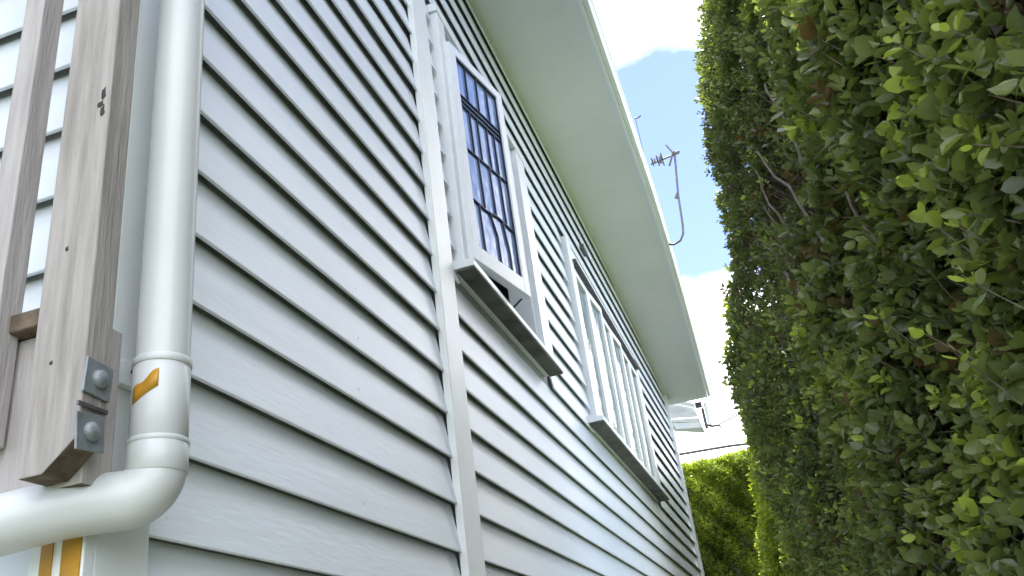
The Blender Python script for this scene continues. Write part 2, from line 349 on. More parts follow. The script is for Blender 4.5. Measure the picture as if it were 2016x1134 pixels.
sb.box(0, rw, -.02, .02, 0, SHT); sb.box(SWD - rw, SWD, -.02, .02, 0, SHT); sb.box(rw, SWD - rw, -.02, .02, 0, .075); sb.box(rw, SWD - rw, -.02, .02, SHT - .05, SHT)
sash = sb.build('sash', MT['sash'], win1, bevel=.002); sash.matrix_local = sash_m
gx0, gx1, gz0, gz1 = rw, SWD - rw, .075, SHT - .05
pane = MB().box(gx0 - .004, gx1 + .004, -.003, .003, gz0 - .004, gz1 + .004).build('leaded_pane', MT['sky_paint_glass'], win1); pane.matrix_local = sash_m
ld = MB(); gw = gx1 - gx0; gh = gz1 - gz0
X = lambda t: gx0 + gw * t; Z = lambda t: gz0 + gh * t
def cames(pts, w=.0045): 
    for a, c in zip(pts[:-1], pts[1:]): bar(ld, (X(a[0]), Z(a[1])), (X(c[0]), Z(c[1])), w, .012)
for zt in (.795, .765, .735): cames([(0, zt), (1, zt)], .004)
cames([(0, .50), (1, .505)]); cames([(0, .245), (.33, .235), (.62, .25), (1, .235)])
for xt in (.24, .5, .76): cames([(xt, .795), (xt, 1)])
for xt in (.22, .40, .62, .80): cames([(xt, .735), (xt + .01, .50)])
for xt in (.30, .56, .80): cames([(xt, .50), (xt + .02, .245)])
cames([(.18, .24), (.2, 0)], .0035); cames([(.42, .24), (.54, .14), (.55, 0)]); cames([(.72, .24), (.8, .1), (.8, 0)], .006)
for (a, c) in ((0, 0), (0, 1)): cames([(a, c), (1, c)], .008)
cames([(0, 0), (0, 1)], .008); cames([(1, 0), (1, 1)], .008)
lo_ = ld.build('lead_came', MT['lead'], win1); lo_.matrix_local = Matrix.Translation((0, 0, 0)) @ sash_m @ Matrix.Translation((0, -.006, 0)); lo_['kind'] = 'stuff'
MB().box(3.02, 3.0585, .0, .12, 3.165, 4.36).box(2.46, 3.018, .035, .12, 3.165, 3.19).build('window_frame', MT['sash'], win1, bevel=.002)
MB().box(2.40, 2.90, .22, .235, 3.7, 4.36).build('blind', MT['curtain'], win1)
st = MB().tube([(2.44, -.10, 3.20), (2.5, -.02, 3.18), (2.62, .02, 3.17)], .005, 6); st.build('casement_stay', MT['dark_metal'], win1)
# casement row
wn = MB()
wn.box(4.225, 4.35, -.028, .03, 3.105, 4.455); wn.box(6.80, 6.915, -.028, .03, 3.105, 4.34); wn.box(4.35, 6.80, -.012, .03, 4.27, 4.34)
wn.box(4.352, 6.798, .0, .10, 3.105, 3.14)
win2 = wn.build('window', MT['sash'], house, bevel=.003); win2['label'] = 'long row of narrow casements farther along the wall'
MB().box(4.33, 6.83, -.052, -.0125, 4.305, 4.315).build('head_shade_flashing', MT['dark_metal'], win2)  # dark colour stands in for the shade line under the window head
MB().box(4.352, 6.80, -.026, -.0125, 4.335, 4.42).build('head_casing', MT['sash'], win2, bevel=.003)
MB().prism([(-.092, 3.060), (.03, 3.060), (.03, 3.103), (-.02, 3.103), (-.092, 3.088)], 4.07, 6.80, 'x').build('window_sill', MT['sash'], win2, bevel=.003)
MB().box(4.08, 6.79, -.087, .0, 3.050, 3.0595).build('sill_shade_strip', MT['sill_shade'], win2)  # same painted shade below the long sill
nS = 6; ws = (6.80 - 4.35) / nS
for i in range(nS):
    a = 4.35 + i * ws; ang = (0.0, 3.0, 0, 2.0, 0, 0)[i]
    s = MB(); h0, h1 = 3.142, 4.268
    s.box(.004, .05, -.022, .02, h0, h1); s.box(ws - .05, ws - .004, -.022, .02, h0, h1); s.box(.05, ws - .05, -.022, .02, h0, h0 + .06); s.box(.05, ws - .05, -.022, .02, h1 - .05, h1)
    so = s.build('sash', MT['sash'], win2, bevel=.002); pn = MB().box(.046, ws - .046, -.003, .003, h0 + .056, h1 - .046).build('pane', MT['pale_glass'], win2)
    for o in (so, pn): o.location = (a, 0, 0); o.rotation_euler = (0, 0, -math.radians(ang))
cu = MB(); cx_ = [4.38 + i * .02 for i in range(121)]
for x in cx_:
    yv = .16 + .02 * math.sin(x * 34) + .008 * math.sin(x * 71)
    cu.v += [(x, yv, 3.15), (x, yv, 4.26)]
for i in range(120): cu.f.append((2 * i, 2 * i + 2, 2 * i + 3, 2 * i + 1)); cu.m.append(0)
cu.build('curtain', MT['curtain'], win2, smooth=True)

# small vent on the wall above the casement row
MB().box(4.93, 5.08, -.03, .0, 4.70, 4.74).build('wall_hook', MT['dark_metal'], house)

# ------------------------------------------------------------------ downpipe
PX, PY, PR = 0.0, -.117, .0395
dp = empty('downpipe', (PX, PY, 0)); dp.parent = house; dp.location = (0, 0, 0)
dp['label'] = 'round white plastic downpipe at the near corner'
MB().tube([(PX, PY, 2.05), (PX, PY, 3.2), (PX, PY, 4.4), (PX, PY, 5.2)], PR, 40).build('pipe', MT['pvc'], dp, smooth=True)
MB().tube([(PX, PY, 1.93), (PX, PY, 2.045)], PR + .0005, 40).build('pipe', MT['pvc'], dp, smooth=True)
def ring(z0, z1, rr, nm): MB().tube([(PX, PY, z0), (PX, PY, z0 + .001), (PX, PY, z1 - .001), (PX, PY, z1)], [rr - .001, rr, rr, rr - .001], 40).build(nm, MT['pvc'], dp, smooth=True)
ring(2.040, 2.052, PR + .0035, 'collar'); ring(1.925, 2.0405, PR + .0018, 'collar'); ring(1.876, 1.925, PR + .0035, 'collar')
ring(1.918, 1.926, PR + .0045, 'collar')
# bend: down, then round the corner
dirv = Vector((-.50, .866, 0)).normalized(); R_ = .043; zc = 1.843
pts = [(PX, PY, 1.905)]
for i in range(0, 13):
    a = math.pi / 2 * i / 12
    c = Vector((PX, PY, zc + R_)) + dirv * R_
    pts.append(tuple(c - dirv * R_ * math.cos(a) - Vector((0, 0, 1)) * R_ * math.sin(a)))
e = Vector(pts[-1]); dn_ = Vector((0, 0, -1)); pts += [tuple(e + dirv * a_ + dn_ * b_) for a_, b_ in ((.04, .002), (.08, .007), (.12, .015), (.16, .024), (.21, .037), (.42, .093))]
MB().tube(pts, PR + .002, 40).build('elbow', MT['pvc'], dp, smooth=True)
q = e + dirv * .185 + dn_ * .031; dirv = (dirv + dn_ * .26).normalized()
MB().tube([tuple(q), tuple(q + dirv * .002), tuple(q + dirv * .05), tuple(q + dirv * .052)], [PR + .004, PR + .006, PR + .006, PR + .004], 40).build('collar', MT['pvc'], dp, smooth=True)
cl = MB(); cl.box(.012, .064, -.034, -.0225, 2.040, 2.082); cl.box(.045, .062, -.09, -.034, 2.056, 2.074)
cl.build('pipe_clip', MT['trim'], dp, bevel=.002)
MB().tube([(.034, -.038, 2.066), (.034, -.0335, 2.066)], .004, 10).build('clip_screw', MT['dark_metal'], dp)
# yellow sticker wrapped on the pipe
sk = MB(); n = 10; vdir = math.atan2(-.943 + .117, -1.0417)   # towards where it is seen from
for i in range(n + 1):
    t = i / n; w = vdir - math.radians(74) + math.radians(62) * t
    w = vdir + math.radians(-6) - math.radians(58) * t
    rr = PR + .0030; low = 1.976 + .022 * (1 - t) ** 1.3; high = low + .027 - .004 * t + .003 * math.sin(t * 9)
    for zz in (low, high): sk.v.append((PX + rr * math.cos(w), PY + rr * math.sin(w), zz))
for i in range(n): sk.f.append((2 * i, 2 * i + 2, 2 * i + 3, 2 * i + 1)); sk.m.append(0)
sko = sk.build('sticker', MT['yellow'], dp, smooth=True); sko.modifiers.new('s', 'SOLIDIFY').thickness = .0006

# ------------------------------------------------------------------ timber deck posts at the left
deck = empty('timber_deck', (-.12, .1, 1.9), 'grey weathered timber deck end with bolted post and baluster beside the downpipe', 'deck')
def dbuild(mb, name, m, par=None, **k):
    o = mb.build(name, m, par or deck, **k)
    if par is None: o.location = Vector(o.location) - Vector((-.12, .1, 1.9))
    return o
def post(x0, x1, y0, y1, zb, zb_out, zt, split=.052):
    """post with a slanting cut at the foot on its outer (-y) side"""
    b = MB(); nz_ = 14
    prof = lambda z: [(x0, y0, z), (x1, y0, z), (x1, y1, z), (x0, y1, z)]
    vs = [(x0, y0, zb_out), (x1, y0, zb_out), (x1, y0 + split, zb), (x0, y0 + split, zb), (x1, y1, zb), (x0, y1, zb)]
    tz = [(x0, y0, zt), (x1, y0, zt), (x1, y0 + split, zt), (x0, y0 + split, zt), (x1, y1, zt), (x0, y1, zt)]
    b.v += vs + tz
    b.f += [(0, 1, 7, 6), (1, 2, 8, 7), (2, 4, 10, 8), (4, 5, 11, 10), (5, 3, 9, 11), (3, 0, 6, 9), (6, 7, 8, 9), (9, 8, 10, 11)]; b.m += [0] * 8
    b.f += [(0, 3, 2, 1), (3, 5, 4, 2)]; b.m += [1, 1]
    return b
p1 = dbuild(post(-.14, -.092, -.102, -.012, 1.862, 1.905, 3.4), 'post', [MT['timber'], MT['timber_end_and_shade']], bevel=.002)
p2 = dbuild(MB().box(-.14, -.098, .062, .104, 1.93, 3.4), 'baluster', MT['timber2'], bevel=.002)
dbuild(MB().box(-.14, -.098, .225, .267, 1.93, 3.4), 'baluster', MT['timber2'], bevel=.002)
dbuild(MB().box(-.14, -.098, .36, .402, 1.93, 3.4), 'baluster', MT['timber2'], bevel=.002)
jb = MB().box(-.0915, -.035, -.070, 1.6, 1.856, 2.098); jb.m[0] = 1  # bottom face coloured dark to imitate the shade under the deck
dbuild(jb, 'edge_joist', [MT['timber2'], MT['timber_end_and_shade']], bevel=.002)
dbuild(MB().box(-.118, -.03, -.004, 1.6, 2.1, 2.13), 'decking_board', [MT['timber_end_and_shade']], bevel=.003)
dbuild(MB().box(-.16, -.02, -.11, 1.6, 3.4, 3.44), 'handrail', MT['timber2'], bevel=.004)
def washer(cx, cz, ang):
    b = MB(); h = .0255
    b.box(-h, h, -.004, 0, -h, h)
    w = b.build('washer', MT['galv'], p1, bevel=.001); w.location = (cx, -.1025, cz); w.rotation_euler = (0, math.radians(ang), 0)
    b = MB(); 
    for i in range(5): pass
    prof = [(.0135, 0), (.0135, .003), (.0115, .0065), (.007, .0095), (.0001, .0105)]
    pts_ = [(0, -.004 - q_, 0) for p_, q_ in prof]
    b.tube(pts_, [p_ for p_, q_ in prof], 20)
    c = b.build('bolt_head', MT['galv'], p1, smooth=True); c.location = (cx, -.1025, cz)
washer(-.1155, 1.989, 4); washer(-.122, 1.912, -6)
MB().box(-.15, -.095, -.108, -.104, 1.9435, 1.949).build('steel_strap', MT['dark_metal'], p1)
for (yy, zz, a, b_) in ((-.088, 2.475, .004, .012), (-.084, 2.455, .006, .006), (-.089, 2.44, .004, .010), (-.05, 2.20, .0025, .004), (-.045, 2.02, .0025, .003)):
    kn = MB()
    for dx in (-.1408, -.1385):
        for i in range(9):
            w = i * 2 * math.pi / 9; rr = 1 + .3 * math.sin(i * 2.7); kn.v.append((dx, yy + a * rr * math.cos(w), zz + b_ * rr * math.sin(w)))
    kn.f.append(tuple(range(9))); kn.m.append(0)
    for i in range(9): kn.f.append((i, (i + 1) % 9, 9 + (i + 1) % 9, 9 + i)); kn.m.append(0)
    kn.build('knot', MT['knot'], p1)

# ------------------------------------------------------------------ television aerial, service arm, cable
ax = 6.2
an = empty('aerial', (ax, -.62, 5.2), 'small television aerial on a J shaped mast at the roof edge', 'aerial')
def aer(mb, nm, m=None, **k):
    o = mb.build(nm, m or MT['dark_metal'], an, **k); o.location = Vector(o.location) - Vector((ax, -.62, 5.2)); return o
aer(MB().tube([(ax, -.585, 5.20), (ax, -.66, 5.18), (ax, -.72, 5.20), (ax, -.760, 5.26), (ax, -.773, 5.34), (ax, -.80, 5.68), (ax, -.862, 6.14)], .011, 8), 'mast', MT['dark_metal'], smooth=True)
aer(MB().tube([(ax, -.615, 6.075), (ax, -.90, 6.115)], .010, 6), 'boom')
el = MB()
for y_, l_ in ((-.64, .16), (-.69, .2), (-.735, .24)): el.tube([(ax - l_ / 2, y_, 6.085), (ax + l_ / 2, y_, 6.1)], .009, 6)
el.tube([(ax, -.715, 6.06), (ax, -.722, 6.13)], .018, 6); el.tube([(ax, -.66, 6.07), (ax, -.664, 6.12)], .010, 6)
el.tube([(ax, -.80, 6.235), (ax - .02, -.845, 6.12)], .010, 6); el.tube([(ax, -.785, 6.0), (ax - .02, -.845, 6.12)], .010, 6)
el.tube([(ax, -.845, 6.115), (ax, -.905, 6.13)], .016, 6)
aer(el, 'element')
aer(MB().tube([(ax, -.77, 5.64), (ax, -.80, 5.69)], .016, 8), 'mast_clamp')
tag(MB().tube([(6.2, -.565, 6.637), (6.2, -.60, 6.637), (6.2, -.63, 6.65)], .009, 6).tube([(6.2, -.575, 6.62), (6.2, -.575, 5.9), (6.2, -.5, 5.42)], .004, 6).build('roof_finial', MT['dark_metal']), 'tiny dark wire tip poking above the roof edge over the aerial', 'wire')
arm = empty('service_arm', (9.75, -.40, 4.4), 'dark bracket arm reaching from the far gutter end towards the hedge', 'bracket')
def armb(mb, nm, m):
    o = mb.build(nm, m, arm); o.location = Vector(o.location) - Vector((9.75, -.40, 4.4)); return o
armb(MB().tube([(9.75, -.39, 4.45), (9.75, -.46, 4.42), (9.75, -.545, 4.415), (9.75, -.555, 4.38)], .016, 8), 'arm', MT['dark_metal'])
armb(MB().tube([(9.75, -.545, 4.425), (9.75, -.82, 4.50), (9.75, -.86, 4.52)], .009, 8), 'rod', MT['dark_metal'])
armb(MB().tube([(9.75, -.83, 4.49), (9.75, -.845, 4.55)], .018, 8), 'insulator', MT['dark_metal'])
tag(MB().tube([(13.5, 1.5, 5.0), (13.5, .3, 5.085), (13.5, -.5, 5.06), (13.5, -1.8, 4.95)], .028, 6).build('overhead_cable', MT['dark_metal']), 'thin grey cable strung just above the far hedge top', 'cable')

# ------------------------------------------------------------------ hedges
def leaf_shape(simple=False):
    if simple:
        v = [(0, 0, 0), (.30, .45, .03), (0, 1, -.05), (-.30, .45, .03), (0, .5, -.05)]
        fcs = [(0, 1, 4), (1, 2, 4), (2, 3, 4), (3, 0, 4)]
    else:
        v = [(0, 0, 0), (.22, .18, .03), (.34, .50, .04), (.22, .82, .02), (0, 1, -.08), (-.22, .82, .02), (-.34, .50, .04), (-.22, .18, .03), (0, .5, -.035)]
        fcs = [(0, 1, 8), (1, 2, 8), (2, 3, 8), (3, 4, 8), (4, 5, 8), (5, 6, 8), (6, 7, 8), (7, 0, 8)]
    return np.array(v, float), np.array(fcs, int)
def leaves_mesh(name, pos, yd, nd, size, tint, simple, material, parent, width=None):
    """pos (N,3) leaf base, yd leaf direction, nd leaf normal"""
    V, F = leaf_shape(simple); n = len(pos); k = len(V)
    yd = yd / np.linalg.norm(yd, axis=1, keepdims=True)
    nd = nd - yd * np.sum(nd * yd, 1, keepdims=True); nd /= np.linalg.norm(nd, axis=1, keepdims=True) + 1e-9
    xd = np.cross(yd, nd)
    curl = RNG.uniform(-1.0, 3.0, n)[:, None]
    W = V[:, 0][None, :] * (width if width is not None else RNG.uniform(.65, 1.25, n))[:, None]
    zz = V[:, 2][None, :] * curl * 1.5
    verts = pos[:, None, :] + size[:, None, None] * (W[:, :, None] * xd[:, None, :] + V[:, 1][None, :, None] * yd[:, None, :] + zz[:, :, None] * nd[:, None, :])
    faces = (F[None, :, :] + (np.arange(n) * k)[:, None, None]).reshape(-1, 3)
    me = bpy.data.meshes.new(name); me.vertices.add(n * k); me.vertices.foreach_set('co', verts.reshape(-1).astype(np.float32))
    nf = len(faces); me.loops.add(nf * 3); me.loops.foreach_set('vertex_index', faces.reshape(-1).astype(np.int32))
    me.polygons.add(nf); me.polygons.foreach_set('loop_start', np.arange(0, nf * 3, 3, dtype=np.int32)); me.polygons.foreach_set('loop_total', np.full(nf, 3, dtype=np.int32))
    me.update(calc_edges=True); me.polygons.foreach_set('use_smooth', np.ones(nf, dtype=bool))
    at = me.attributes.new('tint', 'FLOAT', 'POINT'); at.data.foreach_set('value', np.repeat(tint, k).astype(np.float32))
    me.materials.append(material)
    o = bpy.data.objects.new(name, me); COL.objects.link(o)
    if parent: o.parent = parent
    return o
# --- near hedge: a long clipped wall of foliage that leans back as it rises
HX0, HX1, HZ1 = -.8, 3.2, 5.5
def top_z(x): return 4.05 + (x + .8) * .36
EZ = [0, 1.5, 1.92, 2.45, 2.71, 3.18, 3.52, 4.15, 5.21, 6.5]; EY = [-.92, -.945, -.955, -.94, -.945, -.99, -1.03, -1.08, -1.234, -1.42]
def bump_np(x, z):
    return (.035 * np.sin(x * 3.1 + z * 1.3 + 1) + .03 * np.sin(x * 5.3 - z * 3.7 + 2) + .022 * np.sin(x * 9.7 + z * 7.1) + .016 * np.sin(x * 15.1 - z * 13.3 + 4))
def face_y(x, z): return np.interp(z, EZ, EY) - (HX1 - x) * .165
def sparse(x, z):
    """0..1 how bare the clipped face is (old wood showing)"""
    a = np.exp(-(((x - 1.75) / .5) ** 2 + ((z - 2.95 - (x - 1.75) * .9) / .30) ** 2))
    b = np.exp(-(((x - 1.18) / .2) ** 2 + ((z - 2.62) / .14) ** 2)) + np.exp(-(((x - 2.5) / .35) ** 2 + ((z - 3.2) / .3) ** 2)) * .7
    c = np.exp(-(((x - .28) / .15) ** 2 + ((z - 2.45) / .1) ** 2)) * .6
    return np.clip(a + b + c, 0, 1)
hedge = empty('clipped_hedge', (1.0, -1.4, 0), 'tall near hedge of broad green leaves filling the right side', 'hedge')
def hpar(o):
    o.parent = hedge; o.location = Vector(o.location) - Vector((1.0, -1.4, 0)); return o
# inner mass of twigs
nx, nzc = 90, 80; core = MB()
for i in range(nx + 1):
    x = HX0 + (HX1 - .08 - HX0) * i / nx
    for j in range(nzc + 1):
        z = (top_z(x) - .06) * j / nzc; y = float(face_y(x, z)) - .20 + .05 * noise.noise(Vector((x * 3, z * 3, 0))) + .05 * noise.noise(Vector((x * 11, z * 11, 5)))
        core.v.append((x, y, z))
A = lambda i, j: i * (nzc + 1) + j
for i in range(nx):
    for j in range(nzc): core.f.append((A(i, j), A(i + 1, j), A(i + 1, j + 1), A(i, j + 1))); core.m.append(0)
nb = len(core.v)
for i in (0, nx):
    for j in (0, nzc): v_ = core.v[A(i, j)]; core.v.append((v_[0], v_[1] - 1.1, v_[2]))
cols = lambda i: [A(i, j) for j in range(nzc + 1)]
core.f.append(tuple(cols(0)) + (nb + 1, nb)); core.f.append(tuple(cols(nx)[::-1]) + (nb + 2, nb + 3)); core.f.append(tuple(A(i, nzc) for i in range(nx + 1)) + (nb + 3, nb + 1)); core.f.append((nb, nb + 1, nb + 3, nb + 2)); core.m += [0] * 4
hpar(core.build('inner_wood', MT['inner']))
def twig_leaves(tips, axes, count, size, tint):
    """rosettes of leaves round each twig tip"""
    n = len(tips); a = axes / np.linalg.norm(axes, axis=1, keepdims=True)
    ref = np.tile(np.array([[.31, .17, .93]]), (n, 1)); e1 = np.cross(a, ref); e1 /= np.linalg.norm(e1, axis=1, keepdims=True); e2 = np.cross(a, e1)
    P_, Yd, Nd, S, T = [], [], [], [], []
    ph = RNG.uniform(0, 6.28, n)
    for k in range(count):
        w = ph + k * 2.4 + RNG.normal(0, .25, n); t = k / (count - 1)
        open_ = np.radians(18 + 62 * t) + RNG.normal(0, .2, n)
        rad = e1 * np.cos(w)[:, None] + e2 * np.sin(w)[:, None]
        y = a * np.cos(open_)[:, None] + rad * np.sin(open_)[:, None] + np.array([0, 0, -.12]) * t
        nn = a * np.sin(open_)[:, None] - rad * np.cos(open_)[:, None] + RNG.normal(0, .25, (n, 3))
        p_ = tips - a * (t * 1.4 * size)[:, None] + rad * .004
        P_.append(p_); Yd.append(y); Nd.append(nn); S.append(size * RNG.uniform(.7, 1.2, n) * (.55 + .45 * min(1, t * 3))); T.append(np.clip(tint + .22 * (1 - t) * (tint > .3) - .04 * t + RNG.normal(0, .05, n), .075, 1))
    return map(np.concatenate, (P_, Yd, Nd, S, T))
def grow(n, x0, x1, z0, z1, szf, count, depth=.17):
    x = RNG.uniform(x0, x1, n); z = RNG.uniform(z0, z1, n); sp = sparse(x, z)
    keep = (RNG.uniform(0, 1, n) > sp * .55) & (z < top_z(x)); x, z, sp = x[keep], z[keep], sp[keep]; n = len(x)
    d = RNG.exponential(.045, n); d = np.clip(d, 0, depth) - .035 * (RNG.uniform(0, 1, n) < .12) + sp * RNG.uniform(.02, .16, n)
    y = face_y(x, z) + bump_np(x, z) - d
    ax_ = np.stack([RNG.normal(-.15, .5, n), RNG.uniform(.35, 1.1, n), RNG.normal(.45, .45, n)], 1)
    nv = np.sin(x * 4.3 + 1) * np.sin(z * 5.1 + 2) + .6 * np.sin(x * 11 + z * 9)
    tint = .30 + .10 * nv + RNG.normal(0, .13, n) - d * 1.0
    fresh = RNG.uniform(0, 1, n); tint = np.where((fresh < .035) & (d < .03), RNG.uniform(.75, 1.0, n), tint)
    patch = np.sin(x * 2.1 + z * 6.3 + .5) * np.sin(x * 6.7 - z * 2.2); tint = np.where((patch > .55) & (fresh > .72) & (d < .05), RNG.uniform(.62, .95, n), tint)
    tint = np.clip(tint, .08, 1)
    brown = (RNG.uniform(0, 1, n) < .02 + .16 * sp)
    tint = np.where(brown, .02, tint); tips = np.stack([x, y, z], 1)
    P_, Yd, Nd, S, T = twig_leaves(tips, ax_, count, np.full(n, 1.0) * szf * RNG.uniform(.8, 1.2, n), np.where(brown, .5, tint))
    br = np.tile(brown, count); T = np.where(br, RNG.uniform(0, .05, len(T)), T)
    return P_, Yd, Nd, S, T, tips, ax_
zones = [  # x0,x1,z0,z1, twigs, leaf size, leaves per twig, simple
    (-.1, 1.0, 1.1, 3.2, 3000, .045, 8, False), (1.0, 1.9, 1.3, 4.2, 3200, .040, 8, False), (1.9, 3.2, 1.4, 5.5, 7000, .031, 8, True),
    (-.8, -.1, .1, 4.3, 1300, .05, 6, True), (-.1, 1.0, .1, 1.1, 500, .05, 6, True), (1.0, 3.2, .1, 1.4, 1200, .046, 6, True), (-.1, 1.0, 3.2, 4.8, 900, .048, 7, True), (1.0, 1.9, 4.2, 5.2, 500, .046, 7, True)]
alltw = []; big = None
for zi, (x0, x1, z0, z1, n, szf, cnt, simp) in enumerate(zones):
    P_, Yd, Nd, S, T, tips, axs = grow(n, x0, x1, z0, z1, szf, cnt)
    if zi < 2:
        # the leaves that show largest become parts of their own
        C0 = np.array([-1.0417, -.943, 1.5]); D = P_ - C0; zz = D @ np.array(f); px = 1008 + 1724 * (D @ np.array(r)) / zz; py = 567 - 1724 * (D @ np.array(u)) / zz
        vis = (px > 1560) & (px < 2010) & (py > 5) & (py < 1128); dep = face_y(P_[:, 0], P_[:, 2]) + bump_np(P_[:, 0], P_[:, 2]) - P_[:, 1]
        score = S / zz - 99 * (~vis) - .6 * np.clip(dep + .02, 0, 1) * .1
        nb_ = 190 if zi == 0 else 50; idx = np.argsort(-score)[:nb_]
        big_part = (P_[idx], Yd[idx], Nd[idx], S[idx], T[idx]); big = big_part if big is None else tuple(np.concatenate((a_, b_)) for a_, b_ in zip(big, big_part))
        m_ = np.ones(len(P_), bool); m_[idx] = False; P_, Yd, Nd, S, T = P_[m_], Yd[m_], Nd[m_], S[m_], T[m_]
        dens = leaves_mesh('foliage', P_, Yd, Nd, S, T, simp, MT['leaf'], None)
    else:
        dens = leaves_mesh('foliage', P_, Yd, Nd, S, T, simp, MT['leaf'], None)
    dens['kind'] = 'stuff'; hpar(dens)
    if zi < 3: alltw.append((tips, axs))
# top fringe and far-end fringe of the near hedge
n = 1500; xx = RNG.uniform(-.8, 3.2, n); yy = face_y(xx, top_z(xx)) - RNG.uniform(0, 1.0, n); zz_ = top_z(xx) - .1 + RNG.uniform(0, .12, n)
P_, Yd, Nd, S, T = twig_leaves(np.stack([xx, yy, zz_], 1), np.stack([RNG.normal(0, .4, n), RNG.normal(0, .4, n), np.ones(n)], 1), 6, np.full(n, .048), RNG.uniform(.2, .7, n))
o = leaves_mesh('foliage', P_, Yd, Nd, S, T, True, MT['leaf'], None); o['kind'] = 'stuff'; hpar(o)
n = 2600; zz_ = RNG.uniform(.8, 5.5, n); dy = RNG.exponential(.18, n); yy = face_y(3.2, zz_) + bump_np(3.2, zz_) - dy; xx = 3.2 + RNG.uniform(-.05, .05, n)
ax_ = np.stack([RNG.uniform(.1, 1, n), RNG.uniform(-.1, 1, n), RNG.normal(.35, .4, n)], 1)
P_, Yd, Nd, S, T = twig_leaves(np.stack([xx, yy, zz_], 1), ax_, 7, np.full(n, .034), RNG.uniform(.2, .8, n))
o = leaves_mesh('foliage', P_, Yd, Nd, S, T, True, MT['leaf'], None); o['kind'] = 'stuff'; hpar(o)
# bright fresh shoots that stand out from the face (each a rosette)
shoots = [(.561, -1.335, 2.322, .046), (.287, -1.375, 2.215, .036), (.61, -1.315, 1.988, .034), (.846, -1.31, 2.86, .034), (.739, -1.296, 2.087, .040), (1.16, -1.295, 3.244, .032), (.422, -1.365, 2.542, .034),
          (.246, -1.39, 2.415, .032), (.454, -1.35, 2.165, .034), (.953, -1.265, 2.216, .034), (.482, -1.34, 2.081, .036), (1.10, -1.24, 2.174, .034), (1.181, -1.215, 1.772, .034), (1.201, -1.215, 1.869, .032), (1.742, -1.14, 2.306, .03)]
sp_t = np.array([s[:3] for s in shoots]); sp_a = np.array([[-.25, .8, .6]] * len(shoots)) + RNG.normal(0, .15, (len(shoots), 3))
P_, Yd, Nd, S, T = twig_leaves(sp_t, sp_a, 5, np.array([s[3] for s in shoots]), np.full(len(shoots), .86))
T = np.clip(np.concatenate([np.full(len(shoots), v) for v in (1.0, .97, .9, .74, .5)]) + RNG.normal(0, .03, len(T)), 0, 1)
big = tuple(np.concatenate((a_, b_)) for a_, b_ in zip(big, (P_, Yd, Nd, S, T)))
alltw.append((np.repeat(sp_t, 1, axis=0), sp_a))
# the big leaves: objects sharing a few meshes
V, F = leaf_shape(False)
protos = []
for ti in range(10):
    me = bpy.data.meshes.new('leaf'); tv = ti / 9.0; cu_ = (ti % 3) * 1.2 - .4
    vv = V.copy(); vv[:, 0] *= (1.0, 1.2, .9)[ti % 3]; vv[:, 2] *= cu_ * 1.5 if abs(cu_) > .1 else 1
    ed = vv * np.array([1, 1, 1.0])
    me.from_pydata([tuple(q_) for q_ in ed] , [], [tuple(int(w) for w in q_) for q_ in F]); me.polygons.foreach_set('use_smooth', [True] * len(F))
    a_ = me.attributes.new('tint', 'FLOAT', 'POINT'); a_.data.foreach_set('value', [min(1, max(0.0, tv))] * len(V)); me.materials.append(MT['leaf']); protos.append(me)
for P0, y0, n0, s0, t0 in zip(*big):
    yv = Vector(y0).normalized(); nv = Vector(n0); nv = (nv - yv * nv.dot(yv)).normalized(); xv = yv.cross(nv)
    ti = 0 if t0 < .06 else max(1, min(9, int(round(t0 * 9))))
    o = bpy.data.objects.new('leaf', protos[ti]); COL.objects.link(o)
    mw = Matrix(((xv.x * s0, yv.x * s0, nv.x * s0, P0[0] - 1.0), (xv.y * s0, yv.y * s0, nv.y * s0, P0[1] + 1.4), (xv.z * s0, yv.z * s0, nv.z * s0, P0[2]), (0, 0, 0, 1)))
    o.parent = hedge; o.matrix_local = mw
# twigs
tb = MB()
for tips, axs in alltw:
    sel = range(len(tips)) if len(tips) < 50 else RNG.choice(len(tips), min(len(tips), 2200), replace=False)
    for i in sel:
        t_ = Vector(tips[i]); a_ = Vector(axs[i]).normalized(); l_ = random.uniform(.07, .16)
        bend = Vector((random.gauss(0, .3), -.6, -.5)) * l_ * .5
        tb.tube([t_ - a_ * l_ + bend, t_ - a_ * l_ * .5 + bend * .25, t_], [.0024, .0018, .0012], 3, cap=False)
tw = tb.build('twigs', MT['bark'], smooth=False); tw['kind'] = 'stuff'; hpar(tw)
# old branches, bare where the clipping has opened the face
def branch(p, q, r0, r1, wob=.03, name='branch'):
    p, q = Vector(p), Vector(q); pts_ = []; k = 9
    for i in range(k + 1):
        t = i / k; w = Vector((noise.noise(Vector((t * 3, p.x * 5, 1))), noise.noise(Vector((t * 3, p.z * 5, 7))) * .5, noise.noise(Vector((t * 3, p.y * 5, 3))))) * wob * math.sin(math.pi * t)
        pts_.append(p.lerp(q, t) + w * 2)
    o = MB().tube(pts_, [r0 + (r1 - r0) * i / k for i in range(k + 1)], 7).build(name, MT['bark'], smooth=True); return hpar(o)
branch((2.085, -1.22, 3.40), (1.374, -1.265, 2.614), .004, .006); branch((1.985, -1.175, 2.816), (1.77, -1.20, 2.617), .005, .008)
branch((1.786, -1.29, 3.49), (1.464, -1.285, 2.93), .004, .007); branch((1.15, -1.31, 2.66), (1.0, -1.33, 2.40), .004, .006)
for i in range(50):
    x = random.uniform(.2, 3.0); z = random.uniform(1.6, 3.9); dx = random.uniform(.1, .4); y = float(face_y(x, z)) - random.uniform(.05, .14)
    branch((x + dx, y + .03, z + random.uniform(.3, .8)), (x, y - .03, z), .003, random.uniform(.004, .008), .04)
for x in (-.6, .3, 1.2, 2.1, 2.9):
    y = float(face_y(x, 1.0)) - .6; branch((x, y, 0), (x + .2, y - .1, 3.8), .07, .03, .08, 'trunk')

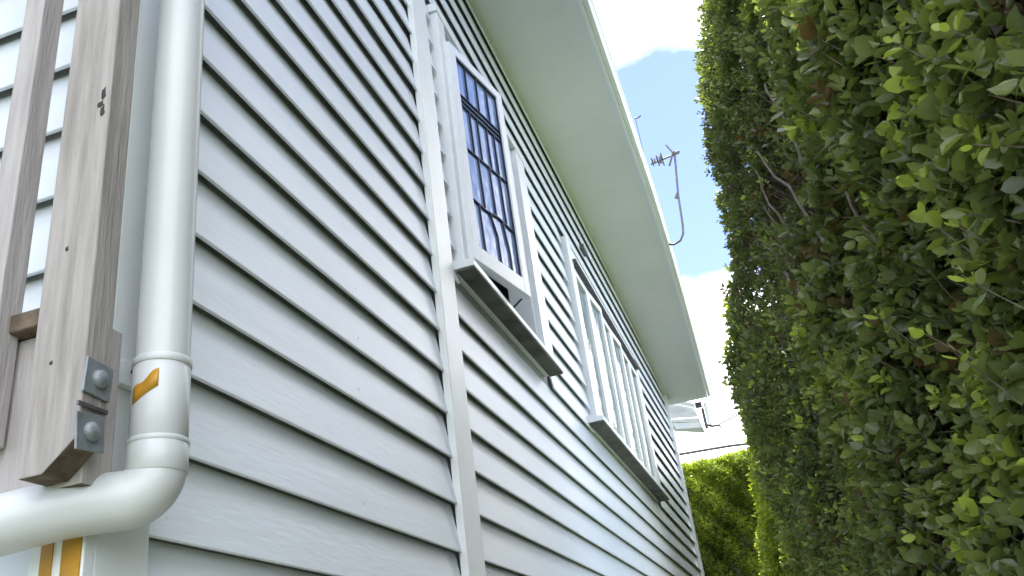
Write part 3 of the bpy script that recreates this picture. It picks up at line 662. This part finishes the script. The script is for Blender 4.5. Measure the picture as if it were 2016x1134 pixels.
# --- far hedge across the end of the passage, sunlit on top
FH = empty('boundary_hedge', (12.6, -.4, 0), 'lower bright yellow-green hedge closing the far end of the passage', 'hedge')
def fpar(o): o.parent = FH; o.location = Vector(o.location) - Vector((12.6, -.4, 0)); return o
FZ = 4.55
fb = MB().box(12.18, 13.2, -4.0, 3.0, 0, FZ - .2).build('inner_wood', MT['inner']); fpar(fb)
n = 7500; yy = RNG.uniform(-1.3, 1.4, n); zz_ = RNG.uniform(2.2, FZ, n); xx = 12.0 + .09 * np.sin(yy * 5 + zz_ * 3) + .08 * np.sin(yy * 13 - zz_ * 11) + RNG.exponential(.04, n)
ax_ = np.stack([RNG.uniform(-1, -.2, n), RNG.normal(0, .5, n), RNG.normal(.4, .5, n)], 1)
P_, Yd, Nd, S, T = twig_leaves(np.stack([xx, yy, zz_], 1), ax_, 7, np.full(n, .05), np.clip(.50 + .35 * np.sin(yy * 4 + 1) * np.sin(zz_ * 3.3) + .2 * np.sin(yy * 13 + zz_ * 9) + RNG.normal(0, .25, n), 0.0, 1))
o = leaves_mesh('foliage', P_, Yd, Nd, S, T, True, MT['leaf_far'], None); o['kind'] = 'stuff'; fpar(o)
n = 5000; yy = RNG.uniform(-2.5, 2.2, n); xx = RNG.uniform(12.0, 13.1, n); zz_ = FZ + .012 * np.sin(yy * 6) - RNG.exponential(.025, n) + .045
ax_ = np.stack([RNG.normal(-.2, .5, n), RNG.normal(0, .5, n), RNG.uniform(.5, 1, n)], 1)
P_, Yd, Nd, S, T = twig_leaves(np.stack([xx, yy, zz_], 1), ax_, 7, np.full(n, .05), RNG.uniform(.5, 1, n))
o = leaves_mesh('foliage', P_, Yd, Nd, S, T, True, MT['leaf_far'], None); o['kind'] = 'stuff'; fpar(o)
n = 2500; yy = RNG.choice([-1, 1], n) * 1.0; yy = np.where(yy < 0, RNG.uniform(-4, -1.3, n), RNG.uniform(1.4, 3, n)); zz_ = RNG.uniform(.1, FZ, n); xx = 12.05 + RNG.exponential(.05, n)
P_, Yd, Nd, S, T = twig_leaves(np.stack([xx, yy, zz_], 1), np.stack([RNG.uniform(-1, -.2, n), RNG.normal(0, .5, n), RNG.normal(.4, .5, n)], 1), 6, np.full(n, .065), RNG.uniform(.1, .8, n))
o = leaves_mesh('foliage', P_, Yd, Nd, S, T, True, MT['leaf_far'], None); o['kind'] = 'stuff'; fpar(o)

# --- sunlit shoulder of side hedge beyond the end of the house
SH = empty('side_hedge', (10.6, -1.3, 0), 'sunlit yellow-green strip of hedge between the far hedge and the near one', 'hedge')
def spar(o): o.parent = SH; o.location = Vector(o.location) - Vector((10.6, -1.3, 0)); return o
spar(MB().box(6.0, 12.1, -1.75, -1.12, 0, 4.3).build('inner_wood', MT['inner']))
n = 7000; xx = RNG.uniform(6.0, 11.9, n); zz_ = RNG.uniform(1.8, 4.45, n)
yy = -1.02 + (4.45 - zz_) * .13 + .02 * np.sin(xx * 6 + zz_ * 4) + .02 * np.sin(zz_ * 13) - RNG.exponential(.03, n)
ax_ = np.stack([RNG.normal(0, .5, n), RNG.uniform(.2, 1, n), RNG.normal(.5, .4, n)], 1)
P_, Yd, Nd, S, T = twig_leaves(np.stack([xx, yy, zz_], 1), ax_, 6, np.full(n, .045), RNG.uniform(.45, 1, n))
o = leaves_mesh('foliage', P_, Yd, Nd, S, T, True, MT['leaf_far'], None); o['kind'] = 'stuff'; spar(o)
